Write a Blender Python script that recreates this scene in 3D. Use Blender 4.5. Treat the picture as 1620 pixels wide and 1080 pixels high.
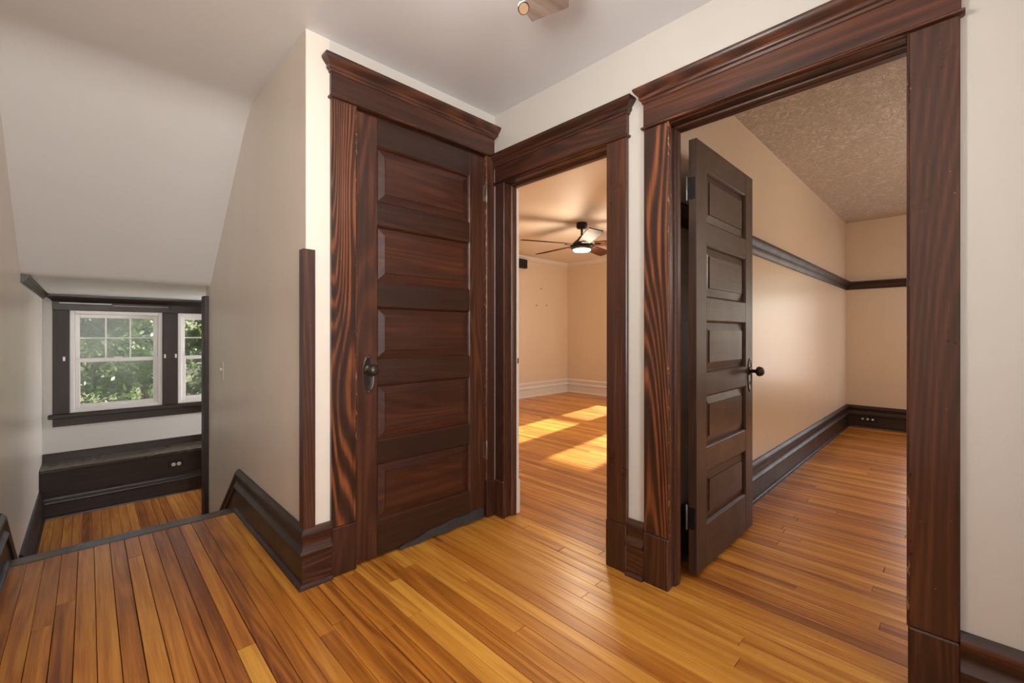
import bpy, bmesh, math, random
from mathutils import Vector, Matrix
S = bpy.context.scene
for o in list(bpy.data.objects): bpy.data.objects.remove(o)
COL = S.collection

# ------------------------------------------------------------------ camera
CAMH = 1.07
cam = bpy.data.cameras.new('camera'); co = bpy.data.objects.new('camera', cam); COL.objects.link(co)
cam.sensor_width = 36; cam.lens = 690.2/1620*36; cam.shift_y = -12/1620; cam.clip_start = .02
co.location = (0, 0, CAMH); co.rotation_euler = (math.pi/2, 0, math.radians(45.85-90))
S.camera = co

# ------------------------------------------------------------------ colour management, sky, lights
S.view_settings.view_transform = 'Standard'; S.view_settings.look = 'None'
S.view_settings.gamma = 1; S.view_settings.use_curve_mapping = False
S.view_settings.exposure = 0.0
SUN_AZ = math.atan2(.13, 1); SUN_EL = math.radians(29.5)
w = bpy.data.worlds.new('sky'); S.world = w; w.use_nodes = True
nt = w.node_tree; bg = nt.nodes['Background']
sk = nt.nodes.new('ShaderNodeTexSky'); sk.sky_type = 'NISHITA'; sk.sun_disc = False
sk.sun_elevation = SUN_EL; sk.sun_rotation = math.pi/2-SUN_AZ
nt.links.new(sk.outputs[0], bg.inputs[0]); bg.inputs[1].default_value = .22

def lamp(name, typ, loc, energy, color=(1, 1, 1), rot=None, to=None, **kw):
    l = bpy.data.lights.new(name, typ); l.energy = energy; l.color = color
    for k, v in kw.items(): setattr(l, k, v)
    o = bpy.data.objects.new(name, l); COL.objects.link(o); o.location = loc
    if to is not None:
        o.rotation_euler = (Vector(to)-Vector(loc)).to_track_quat('-Z', 'Y').to_euler()
    return o
sd = Vector((math.cos(SUN_AZ)*math.cos(SUN_EL), math.sin(SUN_AZ)*math.cos(SUN_EL), math.sin(SUN_EL)))
lamp('sun_light', 'SUN', (20, 3, 12), 20.0, (1, .92, .78), to=Vector((20, 3, 12))-sd, angle=math.radians(1.1))
# daylight of unseen landing and small-room windows, plus two added fill lights
lamp('added_rear_fill', 'AREA', (.05, -1.54, 1.40), 28, (1, .975, .94), to=(.38, 3, 1.62), shape='RECTANGLE', size=.82, size_y=1.4, spread=math.radians(105))  # added fill behind the camera for hall and slope, no known window
lamp('daylight_landing_window', 'AREA', (1.95, 5.0, .55), 88, (.95, .97, 1), to=(-.3, 4.6, .35), shape='RECTANGLE', size=.8, size_y=.9)
lamp('daylight_small_room_window', 'AREA', (6.32, .0, 1.0), 5.5, (.86, .92, 1), to=(4.2, .6, .9), shape='RECTANGLE', size=.6, size_y=1.1)
lamp('added_big_room_fill', 'AREA', (6.3, 1.75, 1.25), 30, (1, .95, .88), to=(4.0, 2.8, 1.0), shape='RECTANGLE', size=.8, size_y=1.3)  # added fill in front of solid wall, no window here

# ------------------------------------------------------------------ materials
class NT:
    def __init__(s, name):
        s.m = bpy.data.materials.new(name); s.m.use_nodes = True
        s.t = s.m.node_tree; s.b = s.t.nodes['Principled BSDF']; s.out = s.t.nodes['Material Output']
    def n(s, typ, **kw):
        x = s.t.nodes.new('ShaderNode'+typ)
        for k, v in kw.items():
            if k.startswith('i_'):
                key = k[2:]; key = int(key) if key.isdigit() else key
                x.inputs[key].default_value = v
            else: setattr(x, k, v)
        return x
    def l(s, a, b): s.t.links.new(a, b)
    def math(s, op, a, b=None, c=None, clamp=False):
        x = s.n('Math', operation=op, use_clamp=clamp)
        for i, v in enumerate((a, b, c)):
            if v is None: continue
            if isinstance(v, (int, float)): x.inputs[i].default_value = v
            else: s.l(v, x.inputs[i])
        return x.outputs[0]
    def vec(s, op, a, b):
        x = s.n('VectorMath', operation=op)
        for i, v in enumerate((a, b)):
            if isinstance(v, (tuple, list)): x.inputs[i].default_value = v
            else: s.l(v, x.inputs[i])
        return x.outputs[0]
    def noise(s, v, scale, detail=2, rough=.5, dist=0):
        x = s.n('TexNoise', i_Scale=scale, i_Detail=detail, i_Roughness=rough, i_Distortion=dist)
        if v is not None: s.l(v, x.inputs['Vector'])
        return x.outputs['Fac']
    def ramp(s, f, stops):
        x = s.n('ValToRGB'); e = x.color_ramp.elements
        while len(e) > 1: e.remove(e[-1])
        e[0].position = stops[0][0]; e[0].color = (*stops[0][1], 1) if len(stops[0][1]) == 3 else stops[0][1]
        for p, c in stops[1:]:
            q = e.new(p); q.color = (*c, 1)
        s.l(f, x.inputs[0]); return x.outputs[0]
    def mix(s, f, a, b, mode='MIX'):
        x = s.n('Mix', data_type='RGBA', blend_type=mode)
        for i, v in ((0, f), (6, a), (7, b)):
            if isinstance(v, (int, float)): x.inputs[i].default_value = v
            elif isinstance(v, (tuple, list)): x.inputs[i].default_value = (*v[:3], 1)
            else: s.l(v, x.inputs[i])
        return x.outputs[2]
    def bump(s, hgt, strength, dist=.002):
        x = s.n('Bump', i_Strength=strength, i_Distance=dist); s.l(hgt, x.inputs['Height']); s.l(x.outputs[0], s.b.inputs['Normal'])
    def setp(s, **kw):
        for k, v in kw.items():
            i = s.b.inputs[k.replace('_', ' ')]
            if isinstance(v, (int, float)): i.default_value = v
            elif isinstance(v, (tuple, list)): i.default_value = (*v[:3], 1)
            else: s.l(v, i)
def stretch(ax, k): return {'X': (k, 1, 1), 'Y': (1, k, 1), 'Z': (1, 1, k)}[ax]

def wood(name, ax, dark, mid, light, grain=1.0, rough=.38, worn=0.0, freq=26.0, coat=.15, gs=5.0, amin=0.0, sq=.085):
    N = NT(name)
    pos = N.n('NewGeometry').outputs['Position']; rnd = N.n('ObjectInfo').outputs['Random']
    off = N.n('CombineXYZ'); N.l(N.math('MULTIPLY', rnd, 37.0), off.inputs[0]); N.l(N.math('MULTIPLY', rnd, 91.0), off.inputs[1]); N.l(N.math('MULTIPLY', rnd, 53.0), off.inputs[2])
    p = N.vec('ADD', pos, off.outputs[0])
    v1 = N.vec('MULTIPLY', p, stretch(ax, sq)); v2 = N.vec('MULTIPLY', p, stretch(ax, .02))
    big = N.noise(v1, gs, 1.3, .3, .12)
    rings = N.math('MULTIPLY_ADD', N.math('SINE', N.math('MULTIPLY', big, freq*6.28)), .5, .5)
    amp = N.math('MULTIPLY_ADD', N.noise(v1, 3.1, 2), 1.6, -.35, clamp=True)
    if amin: amp = N.math('MAXIMUM', amp, amin)
    fib = N.noise(v2, 240, 3, .65); str2 = N.noise(v2, 45, 2, .6)
    blotch = N.noise(v1, 3.4, 3, .6)
    g = N.math('MULTIPLY', N.math('MULTIPLY', N.math('SUBTRACT', rings, .45), amp), .62*grain)
    g = N.math('ADD', g, N.math('MULTIPLY', N.math('SUBTRACT', fib, .5), .55))
    g = N.math('ADD', g, N.math('MULTIPLY', N.math('SUBTRACT', str2, .5), .65))
    g = N.math('ADD', g, N.math('MULTIPLY_ADD', blotch, .7*min(1, grain), .42-.35*min(1, grain)), clamp=True)
    c = N.ramp(g, [(.08, dark), (.46, mid), (1.0, light)])
    # little chips and scratches where the stain has worn through
    if worn > .5:
        sp = N.noise(N.vec('MULTIPLY', p, stretch(ax, .30)), 120, 2, .55); cl = N.noise(v1, 9, 2)
        f = N.math('MULTIPLY', N.math('ADD', N.math('SUBTRACT', sp, 0.76-.14*worn), N.math('MULTIPLY', N.math('SUBTRACT', cl, .5), .45)), 14, clamp=True)
    else:
        f = N.math('MULTIPLY', N.math('SUBTRACT', N.noise(p, 95, 1, .5), .80-.05*worn), 30, clamp=True)
    c = N.mix(f, c, (.36, .17, .07))
    N.setp(Base_Color=c, Roughness=N.math('MULTIPLY_ADD', N.noise(p, 9, 3), .22, rough-.11), Coat_Weight=coat, Coat_Roughness=.25)
    N.bump(N.math('ADD', fib, N.math('MULTIPLY', rings, .35)), .2, .001)
    return N.m
DK, MD, LT = (.016, .0062, .0042), (.056, .018, .0096), (.17, .053, .021)
WZ = wood('stained_wood_upright', 'Z', DK, MD, LT, .8); WX = wood('stained_wood_across', 'X', DK, MD, LT, .8); WY = wood('stained_wood_along', 'Y', DK, MD, LT, .8)
WZf = wood('figured_wood_upright', 'Z', (.020, .0075, .005), (.062, .019, .009), (.40, .125, .036), 1.7, .36, .1, 24, .15, 4.6, .45, .13)
WZm = wood('plain_grain_wood_upright', 'Z', (.024, .0095, .0062), (.070, .0235, .0125), (.20, .068, .028), .5, .31, .1, 34, .2, 4.0)
WXd = wood('dark_wood_across', 'X', (.011, .0065, .005), (.025, .012, .0085), (.06, .026, .016), .5, .42, 0, 20, .06)
WZd = wood('dark_wood_upright', 'Z', (.011, .0062, .005), (.025, .0115, .0085), (.06, .026, .016), .5, .48, 0, 20, .0)
WYd = wood('dark_wood_along', 'Y', (.012, .007, .005), (.028, .013, .0085), (.065, .028, .016), .5, .42, 0, 20, .06)
WXr = wood('door_rail_wood_across', 'X', (.013, .0060, .0043), (.033, .0122, .0075), (.075, .026, .013), .5, .38, 0, 20, .1)
WXp = wood('panel_wood_across', 'X', (.018, .006, .004), (.055, .0155, .0078), (.16, .045, .016), .55, .36, 0, 16)
WYh = wood('header_wood_along', 'Y', (.024, .009, .006), (.080, .026, .013), (.27, .088, .033), 1.2, .35, 0)
WZw = wood('worn_wood_edge', 'Z', (.024, .009, .005), (.075, .023, .010), (.26, .08, .027), .8, .4, 1.25)
WXn = wood('worn_grey_nosing', 'X', (.026, .018, .013), (.075, .051, .037), (.15, .105, .075), .8, .30, .3)
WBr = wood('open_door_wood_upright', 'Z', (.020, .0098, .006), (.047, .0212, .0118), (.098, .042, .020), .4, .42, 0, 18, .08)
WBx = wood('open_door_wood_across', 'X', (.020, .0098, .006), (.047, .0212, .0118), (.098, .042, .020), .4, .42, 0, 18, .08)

def plank_mat(name, lo, mid, hi, rough=.32):
    N = NT(name)
    oi = N.n('ObjectInfo'); sep = N.n('SeparateColor'); N.l(oi.outputs['Color'], sep.inputs[0])
    r, g, b = sep.outputs
    pos = N.n('NewGeometry').outputs['Position']
    off = N.n('CombineXYZ'); N.l(N.math('MULTIPLY', b, 40.0), off.inputs[0]); N.l(N.math('MULTIPLY', g, 70.0), off.inputs[1])
    p = N.vec('ADD', pos, off.outputs[0])
    v1 = N.vec('MULTIPLY', p, (1, .055, 1)); v2 = N.vec('MULTIPLY', p, (1, .02, 1))
    big = N.noise(v1, 9, 2, .5, .2)
    rings = N.math('MULTIPLY_ADD', N.math('SINE', N.math('MULTIPLY', big, 62.0)), .5, .5)
    fib = N.noise(v2, 260, 2, .6)
    streak = N.noise(v2, 30, 2, .5)
    blot = N.noise(N.vec('MULTIPLY', p, (1, .22, 1)), 4.5, 3, .6)
    t = N.math('ADD', r, N.math('MULTIPLY', N.math('SUBTRACT', streak, .5), .95))
    t = N.math('ADD', t, N.math('MULTIPLY', N.math('SUBTRACT', rings, .5), N.math('MULTIPLY_ADD', g, .22, .06)))
    t = N.math('ADD', t, N.math('MULTIPLY', N.math('SUBTRACT', fib, .5), .62))
    t = N.math('ADD', t, N.math('MULTIPLY', N.math('SUBTRACT', blot, .5), .50), clamp=True)
    c = N.ramp(t, [(.0, lo), (.45, mid), (1, hi)])
    spots = N.math('MULTIPLY', N.math('SUBTRACT', N.noise(p, 38, 2), .76), 22, clamp=True)
    c = N.mix(spots, c, (.10, .03, .01))
    N.setp(Base_Color=c, Roughness=N.math('MULTIPLY_ADD', N.noise(p, 6, 4), .24, rough-.10), Coat_Weight=.2, Coat_Roughness=.24)
    N.bump(N.math('ADD', fib, N.math('MULTIPLY', N.noise(pos, 9, 2), 1.5)), .12, .0015)
    return N.m
FLO = plank_mat('varnished_pine_floor', (.19, .047, .007), (.52, .185, .023), (.84, .42, .07))
FLR = plank_mat('reddish_pine_floor', (.15, .042, .011), (.42, .145, .03), (.75, .36, .08))

def paint(name, col, rough=.42, bump=.10, var=.06, scale=70):
    N = NT(name); pos = N.n('NewGeometry').outputs['Position']
    st = N.noise(N.vec('MULTIPLY', pos, (1, 1, .35)), 2.2, 4, .6)
    k = N.math('MULTIPLY_ADD', st, 2*var, 1-var)
    hsv = N.n('HueSaturation', i_Color=(*col, 1)); N.l(k, hsv.inputs['Value'])
    N.setp(Base_Color=hsv.outputs[0], Roughness=rough)
    N.bump(N.math('ADD', N.noise(pos, scale, 3), N.math('MULTIPLY', N.noise(pos, 7, 3), 2.5)), bump, .004)
    return N.m
CREAM = paint('cream_paint_dimmed_for_light', (.67, .638, .595))  # cream darkened in the colour to offset strong light on the closet wall
CREAMG_BRIGHT = paint('glossy_cream_paint_brightened_for_light', (.84, .765, .68), .32, .14, .08)  # same cream, glossier, lightened to make up for weak light by the stairs
CEIL = paint('white_ceiling_paint', (.78, .795, .83), .6, .16, .03, 20)
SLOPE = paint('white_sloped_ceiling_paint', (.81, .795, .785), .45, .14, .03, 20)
PEACH = paint('peach_wall_paint', (.76, .63, .49), .45)
TAN = paint('tan_wall_paint', (.70, .585, .46), .33, .06)
BCEIL = paint('cream_ceiling_paint', (.80, .71, .60), .6)
WTRIM = paint('white_trim_paint', (.78, .745, .71), .35, .03, .02)
def swirl():
    N = NT('stippled_ceiling_plaster'); pos = N.n('NewGeometry').outputs['Position']
    a = N.noise(pos, 16, 5, .65, 2.6); b = N.noise(N.vec('MULTIPLY', pos, (1, 1.7, 1)), 38, 3, .6, 1.5)
    N.setp(Base_Color=N.ramp(a, [(.42, (.58, .52, .45)), (.56, (.70, .63, .56)), (.64, (.92, .87, .81))]), Roughness=.42)
    N.bump(N.math('ADD', a, N.math('MULTIPLY', b, .6)), 1.0, .02); return N.m
STIP = swirl()
def plain(name, col, rough=.5, metal=0, emit=None, es=1, speck=.1):
    N = NT(name); pos = N.n('NewGeometry').outputs['Position']
    hsv = N.n('HueSaturation', i_Color=(*col, 1)); N.l(N.math('MULTIPLY_ADD', N.noise(pos, 40, 3), 2*speck, 1-speck), hsv.inputs['Value'])
    N.setp(Base_Color=hsv.outputs[0], Roughness=rough, Metallic=metal)
    if emit: N.b.inputs['Emission Color'].default_value = (*emit, 1); N.b.inputs['Emission Strength'].default_value = es
    return N.m
BRONZE = plain('dark_bronze', (.07, .055, .048), .36, .75, speck=.25)
IRON = plain('black_iron', (.018, .017, .017), .38, .5)
STEEL = plain('old_steel', (.25, .23, .21), .38, .9, speck=.2)
VINYL = plain('white_vinyl', (.80, .76, .73), .3, speck=.02)
IVORY = plain('ivory_plastic', (.74, .68, .58), .35, speck=.03)
BLACK = plain('black_plastic', (.012, .012, .013), .4)
RUBBER = plain('grey_rubber_strip', (.036, .031, .028), .75, speck=.5)
GLOW = plain('lit_lamp_glass', (.9, .85, .75), .4, 0, (1, .88, .66), 6)
GLOW2 = plain('lit_frosted_glass', (.9, .88, .84), .4, 0, (1, .93, .84), 5)
SUBFL = plain('dark_subfloor', (.02, .009, .004), .8)
BRICKY = plain('painted_siding', (.5, .48, .45), .7)
BLADE = wood('walnut_fan_blade', 'X', (.03, .010, .004), (.075, .026, .011), (.14, .055, .022), .6, .62, 0, 20, .0); BLADE.node_tree.nodes['Principled BSDF'].inputs['Specular IOR Level'].default_value = .12
GREYBL = wood('weathered_grey_blade', 'X', (.11, .085, .07), (.22, .17, .145), (.34, .28, .24), .8, .45, 0, 14)
def glass():
    N = NT('dusty_window_glass'); t = N.t; pos = N.n('NewGeometry').outputs['Position']
    tr = N.n('BsdfTransparent', i_Color=(.95, .97, .96, 1)); df = N.n('BsdfDiffuse', i_Color=(.8, .8, .8, 1)); gl = N.n('BsdfGlossy', i_Roughness=.32)
    d = N.noise(N.vec('MULTIPLY', pos, (1.3, 1, 1)), 4.2, 4, .6)
    d = N.math('MULTIPLY', N.math('SUBTRACT', d, .40), .26, clamp=True)
    m1 = N.n('MixShader'); N.l(d, m1.inputs[0]); N.l(tr.outputs[0], m1.inputs[1]); N.l(df.outputs[0], m1.inputs[2])
    m2 = N.n('MixShader', i_0=.04); N.l(m1.outputs[0], m2.inputs[1]); N.l(gl.outputs[0], m2.inputs[2])
    N.l(m2.outputs[0], N.out.inputs[0]); return N.m
GLASS = glass()
def leafmat(name, a, b):
    N = NT(name); pos = N.n('NewGeometry').outputs['Position']
    f = N.math('ADD', N.math('MULTIPLY', N.noise(pos, 1.1, 2), .7), N.math('MULTIPLY', N.noise(pos, 11, 1), .5))
    c = N.ramp(f, [(.35, a), (.85, b)]); N.setp(Base_Color=c, Roughness=.5)
    tl = N.n('BsdfTranslucent'); N.l(c, tl.inputs[0]); m = N.n('MixShader', i_0=.45)
    N.l(N.b.outputs[0], m.inputs[1]); N.l(tl.outputs[0], m.inputs[2]); N.l(m.outputs[0], N.out.inputs[0]); return N.m
LEAF1 = leafmat('deep_green_leaves', (.022, .048, .014), (.14, .23, .055))
LEAF2 = leafmat('yellow_green_leaves', (.04, .066, .016), (.17, .21, .06))
BARK = plain('grey_bark', (.12, .085, .06), .9, speck=.4)
GRASS = paint('mown_lawn', (.15, .155, .06), .9, .4, .35, 8)

# ------------------------------------------------------------------ mesh helpers
class MB:
    def __init__(s): s.v = []; s.f = []
    def add(s, vs, fs):
        b = len(s.v); s.v += [tuple(v) for v in vs]; s.f += [tuple(i+b for i in f) for f in fs]; return s
    def box(s, a, b):
        x0, y0, z0 = [min(p, q) for p, q in zip(a, b)]; x1, y1, z1 = [max(p, q) for p, q in zip(a, b)]
        return s.add([(x0,y0,z0),(x1,y0,z0),(x1,y1,z0),(x0,y1,z0),(x0,y0,z1),(x1,y0,z1),(x1,y1,z1),(x0,y1,z1)],
                     [(0,3,2,1),(4,5,6,7),(0,1,5,4),(1,2,6,5),(2,3,7,6),(3,0,4,7)])
    def cbox(s, a, b, c=.003):
        """box with chamfered edges"""
        bm = bmesh.new(); lo = [min(p, q) for p, q in zip(a, b)]; hi = [max(p, q) for p, q in zip(a, b)]
        bmesh.ops.create_cube(bm, size=1)
        for v in bm.verts:
            for i in range(3): v.co[i] = lo[i]+(v.co[i]+.5)*(hi[i]-lo[i])
        bmesh.ops.bevel(bm, geom=bm.edges[:], offset=min(c, .45*min(h-l for h, l in zip(hi, lo))), segments=1, affect='EDGES')
        bm.verts.index_update()
        s.add([v.co[:] for v in bm.verts], [[v.index for v in f.verts] for f in bm.faces]); bm.free(); return s
    def extr(s, prof, p0, p1, da, db, m0=0, m1=0):
        """profile (a along da, b along db) swept from p0 to p1; m = mitre shift per unit a"""
        p0, p1, da, db = map(Vector, (p0, p1, da, db)); d = (p1-p0).normalized(); n = len(prof)
        vs = [p0+da*a+db*b-d*(m0*a) for a, b in prof]+[p1+da*a+db*b+d*(m1*a) for a, b in prof]
        fs = [(i, (i+1) % n, n+(i+1) % n, n+i) for i in range(n)]+[tuple(range(n))[::-1], tuple(range(n, 2*n))]
        return s.add(vs, fs)
    def rings(s, rs, cap=True):
        n = len(rs[0]); vs = [p for r in rs for p in r]; fs = []
        for k in range(len(rs)-1):
            for i in range(n): fs.append((k*n+i, k*n+(i+1) % n, (k+1)*n+(i+1) % n, (k+1)*n+i))
        if cap: fs += [tuple(range(n))[::-1], tuple(range((len(rs)-1)*n, len(rs)*n))]
        return s.add(vs, fs)
    def lathe(s, prof, o, axis='Z', seg=24, sx=1, sy=1):
        o = Vector(o); e = {'Z': (Vector((1,0,0)), Vector((0,1,0)), Vector((0,0,1))), '-Y': (Vector((1,0,0)), Vector((0,0,1)), Vector((0,-1,0))),
                           '-X': (Vector((0,1,0)), Vector((0,0,1)), Vector((-1,0,0))), 'X': (Vector((0,1,0)), Vector((0,0,1)), Vector((1,0,0)))}[axis]
        rs = []
        for r, h in prof:
            r = max(r, 1e-4)
            rs.append([o+e[0]*(r*sx*math.cos(2*math.pi*i/seg))+e[1]*(r*sy*math.sin(2*math.pi*i/seg))+e[2]*h for i in range(seg)])
        return s.rings(rs)
    def build(s, name, mat, parent=None, smooth=False, base=None):
        me = bpy.data.meshes.new(name)
        off = Vector((0, 0, 0)); q = parent
        while q is not None: off += q.location; q = q.parent
        if base is not None: off = off+Vector(base)-off
        me.from_pydata([Vector(v)-off for v in s.v], [], s.f)
        bm = bmesh.new(); bm.from_mesh(me); bmesh.ops.recalc_face_normals(bm, faces=bm.faces[:]); bm.to_mesh(me); bm.free()
        me.materials.append(mat)
        if smooth:
            for p in me.polygons: p.use_smooth = True
            try: me.set_sharp_from_angle(angle=math.radians(38))
            except Exception: pass
        o = bpy.data.objects.new(name, me); COL.objects.link(o)
        if parent is not None: o.parent = parent
        elif base is not None: o.location = base
        return o
def tag(o, label=None, cat=None, group=None, kind=None):
    for k, v in (('label', label), ('category', cat), ('group', group), ('kind', kind)):
        if v: o[k] = v
    return o
def empty(name, loc, label=None, cat=None, group=None, kind=None):
    o = bpy.data.objects.new(name, None); o.empty_display_size = .1; COL.objects.link(o); o.location = loc
    return tag(o, label, cat, group, kind)
def copy_tree(o, parent=None):
    c = o.copy(); COL.objects.link(c); c.parent = parent
    for ch in list(o.children): copy_tree(ch, c)
    return c
def struct(name, mb, mat, label, cat, smooth=False): return tag(mb.build(name, mat, None, smooth), label, cat, kind='structure')

# ------------------------------------------------------------------ plan (metres; camera over the origin)
XD, XC, XB, XBR = -.297, .664, 1.745, 1.835     # left wall, stair wall, right wall (hall face, room face)
YA, YREAR, YW = 1.945, -1.6, 5.72               # closet wall, wall behind the camera, landing window wall
ZC, ZLOW, ZL = 2.37, 1.43, -.49                 # ceiling, low landing ceiling, landing floor
XE, Y2, Y3, YP = 6.40, 5.11, .945, 1.055        # far outer wall, big room end wall, partition faces
YNOSE = 3.12
# walls of the hall
struct('wall_left', MB().box((XD-.12, YREAR-.12, -.6), (XD, YW+.15, 2.6)), CREAMG_BRIGHT, 'cream wall along the left edge, running down past the stairs to the window', 'wall')
struct('wall_stair', MB().box((XC, YA, -.6), (XC+.10, 4.14, 2.6)), CREAMG_BRIGHT, 'cream side wall beside the stairs with the light switch on it', 'wall')
m = MB(); m.box((XC+.10, YA, 0), (.862, YA+.115, 2.6)); m.box((.862, YA, 2.112), (1.676, YA+.115, 2.6)); m.box((1.676, YA, 0), (XB, YA+.115, 2.6))
m.box((XC+.1, 2.7, 0), (1.83, 2.76, 2.6))
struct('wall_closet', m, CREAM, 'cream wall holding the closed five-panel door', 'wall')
O1, O2 = (1.148, 1.843), (.108, .846); ZO = 1.945
m = MB()
for y0, y1, z0 in ((YREAR-.12, O2[0]-.02, 0), (O2[0]-.02, O2[1]+.02, ZO+.02), (O2[1]+.02, O1[0]-.02, 0), (O1[0]-.02, O1[1]+.02, ZO+.02), (O1[1]+.02, 2.76, 0)):
    m.box((XB, y0, z0), (XBR, y1, 2.6))
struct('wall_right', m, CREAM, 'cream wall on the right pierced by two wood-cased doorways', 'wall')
m = MB(); m.box((XD-.12, YREAR-.12, 0), (-.25, YREAR, 2.6)); m.box((1.2, YREAR-.12, 0), (XBR, YREAR, 2.6)); m.box((-.25, YREAR-.12, 0), (1.2, YREAR, .7)); m.box((-.25, YREAR-.12, 2.2), (1.2, YREAR, 2.6))  # unseen opening added to go with the rear fill light
struct('wall_rear', m, CREAM, 'cream wall behind the viewpoint with an opening added for light', 'wall')
# ceiling: flat, a soft bend, the slope over the stairs, a second bend, the low landing ceiling
yb, yl = 2.85, 3.985; sl = (ZLOW-ZC)/(yl-yb)
path = [(YREAR-.12, ZC)]
def bend(y, z, m0, m1, r):
    return [(y+r*t, z+(m0*r*t if t < 0 else m1*r*t)+(m1-m0)*r*(1-abs(t))**2/4) for t in (-1, -.75, -.5, -.25, 0, .25, .5, .75, 1)]
path += bend(yb, ZC, 0, sl, .14)+bend(yl, ZLOW, sl, 0, .04)
path.append((YW+.15, ZLOW))
def ceil_strip(x0, x1, pts, th=.12):
    n = len(pts); vs = []
    for x in (x0, x1):
        vs += [(x, y, z) for y, z in pts]+[(x, y, z+th) for y, z in pts]
    fs = []
    for i in range(n-1):
        fs += [(i, i+1, 2*n+i+1, 2*n+i), (n+i, n+i+1, 3*n+i+1, 3*n+i), (i, i+1, n+i+1, n+i), (2*n+i, 2*n+i+1, 3*n+i+1, 3*n+i)]
    fs += [(0, n, 3*n, 2*n), (n-1, 2*n-1, 4*n-1, 3*n-1)]
    return MB().add(vs, fs)
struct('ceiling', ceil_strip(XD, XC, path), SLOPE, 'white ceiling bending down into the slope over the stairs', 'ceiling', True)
struct('ceiling_1', MB().box((XC, YREAR-.12, ZC), (XB, YA, ZC+.12)), CEIL, 'flat white ceiling in front of the closet door', 'ceiling')
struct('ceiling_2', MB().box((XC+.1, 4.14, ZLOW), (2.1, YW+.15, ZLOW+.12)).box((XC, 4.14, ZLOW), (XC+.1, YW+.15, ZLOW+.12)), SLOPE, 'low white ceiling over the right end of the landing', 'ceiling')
# big room and small room
m = MB(); W2 = ((2.46, 3.0), (3.42, 3.97)); zs, zh = .50, 2.14; W3 = (-.32, .32)
ys = [YP-.06]+[v for p in W2 for v in p]+[Y2+.12]
for i in range(0, 6, 2): m.box((XE, ys[i], 0), (XE+.14, ys[i+1], 2.6))
for a, b in W2: m.box((XE, a, 0), (XE+.14, b, zs)); m.box((XE, a, zh), (XE+.14, b, 2.6))
struct('wall_bedroom_far', m, PEACH, 'peach wall with windows, right of the corner in the room with the lit fan', 'wall')
m = MB(); m.box((XE, W3[1], 0), (XE+.14, YP-.06, 2.6)); m.box((XE, -2.6, 0), (XE+.14, W3[0], 2.6)); m.box((XE, W3[0], 0), (XE+.14, W3[1], .5)); m.box((XE, W3[0], 1.8), (XE+.14, W3[1], 2.6))
struct('wall_small_room_far', m, TAN, 'tan end wall of the small room, crossed by the dark rail', 'wall')
struct('wall_bedroom_left', MB().box((XBR, Y2, 0), (XE, Y2+.12, 2.6)), PEACH, 'peach wall with three nails, left of the corner behind the fan', 'wall')
struct('wall_bedroom_near', MB().box((XBR-.1, 2.76, 0), (XBR, Y2+.12, 2.6)), PEACH, 'peach wall hidden behind the left jamb of the middle doorway', 'wall')
struct('wall_partition', MB().box((XBR, Y3, 0), (XE, YP, 2.6)), TAN, 'tan long wall of the small room behind the open door', 'wall')
struct('wall_small_room_right', MB().box((XBR, -2.6, 0), (XE+.14, -2.5, 2.6)).box((XBR-.09, -2.6, 0), (XBR, YREAR-.12, 2.6)), TAN, 'tan wall of the small room hidden behind the right casing', 'wall')
struct('ceiling_3', MB().box((XBR, YP, ZC), (XE, Y2, ZC+.12)), BCEIL, 'smooth cream ceiling above the lit ceiling fan', 'ceiling')
struct('ceiling_4', MB().box((XBR, -2.5, ZC), (XE, Y3, ZC+.12)), STIP, 'stippled plaster ceiling of the small room on the right', 'ceiling')
# landing window wall and the return wall past the end of the stair wall
WIN = ((-.125, .545), (.670, 1.340)); wz0, wz1 = .342, 1.289
m = MB(); xs = [XD-.12, WIN[0][0], WIN[0][1], WIN[1][0], WIN[1][1], 2.1]
for i in range(0, 6, 2): m.box((xs[i], YW, -.6), (xs[i+1], YW+.15, 1.6))
for a, b in WIN: m.box((a, YW, -.6), (b, YW+.15, wz0)); m.box((a, YW, wz1), (b, YW+.15, 1.6))
struct('wall_window', m, CREAM, 'cream wall of the landing holding the pair of windows', 'wall')
struct('wall_landing_near', MB().box((XC+.10, 4.04, -.6), (2.1, 4.14, 1.6)), CREAM, 'cream wall of the landing turning right behind the stair wall', 'wall')
struct('wall_landing_right', MB().box((2.1, 4.04, -.6), (2.2, YW+.15, 1.6)), CREAM, 'cream wall at the hidden right end of the landing', 'wall')

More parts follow.
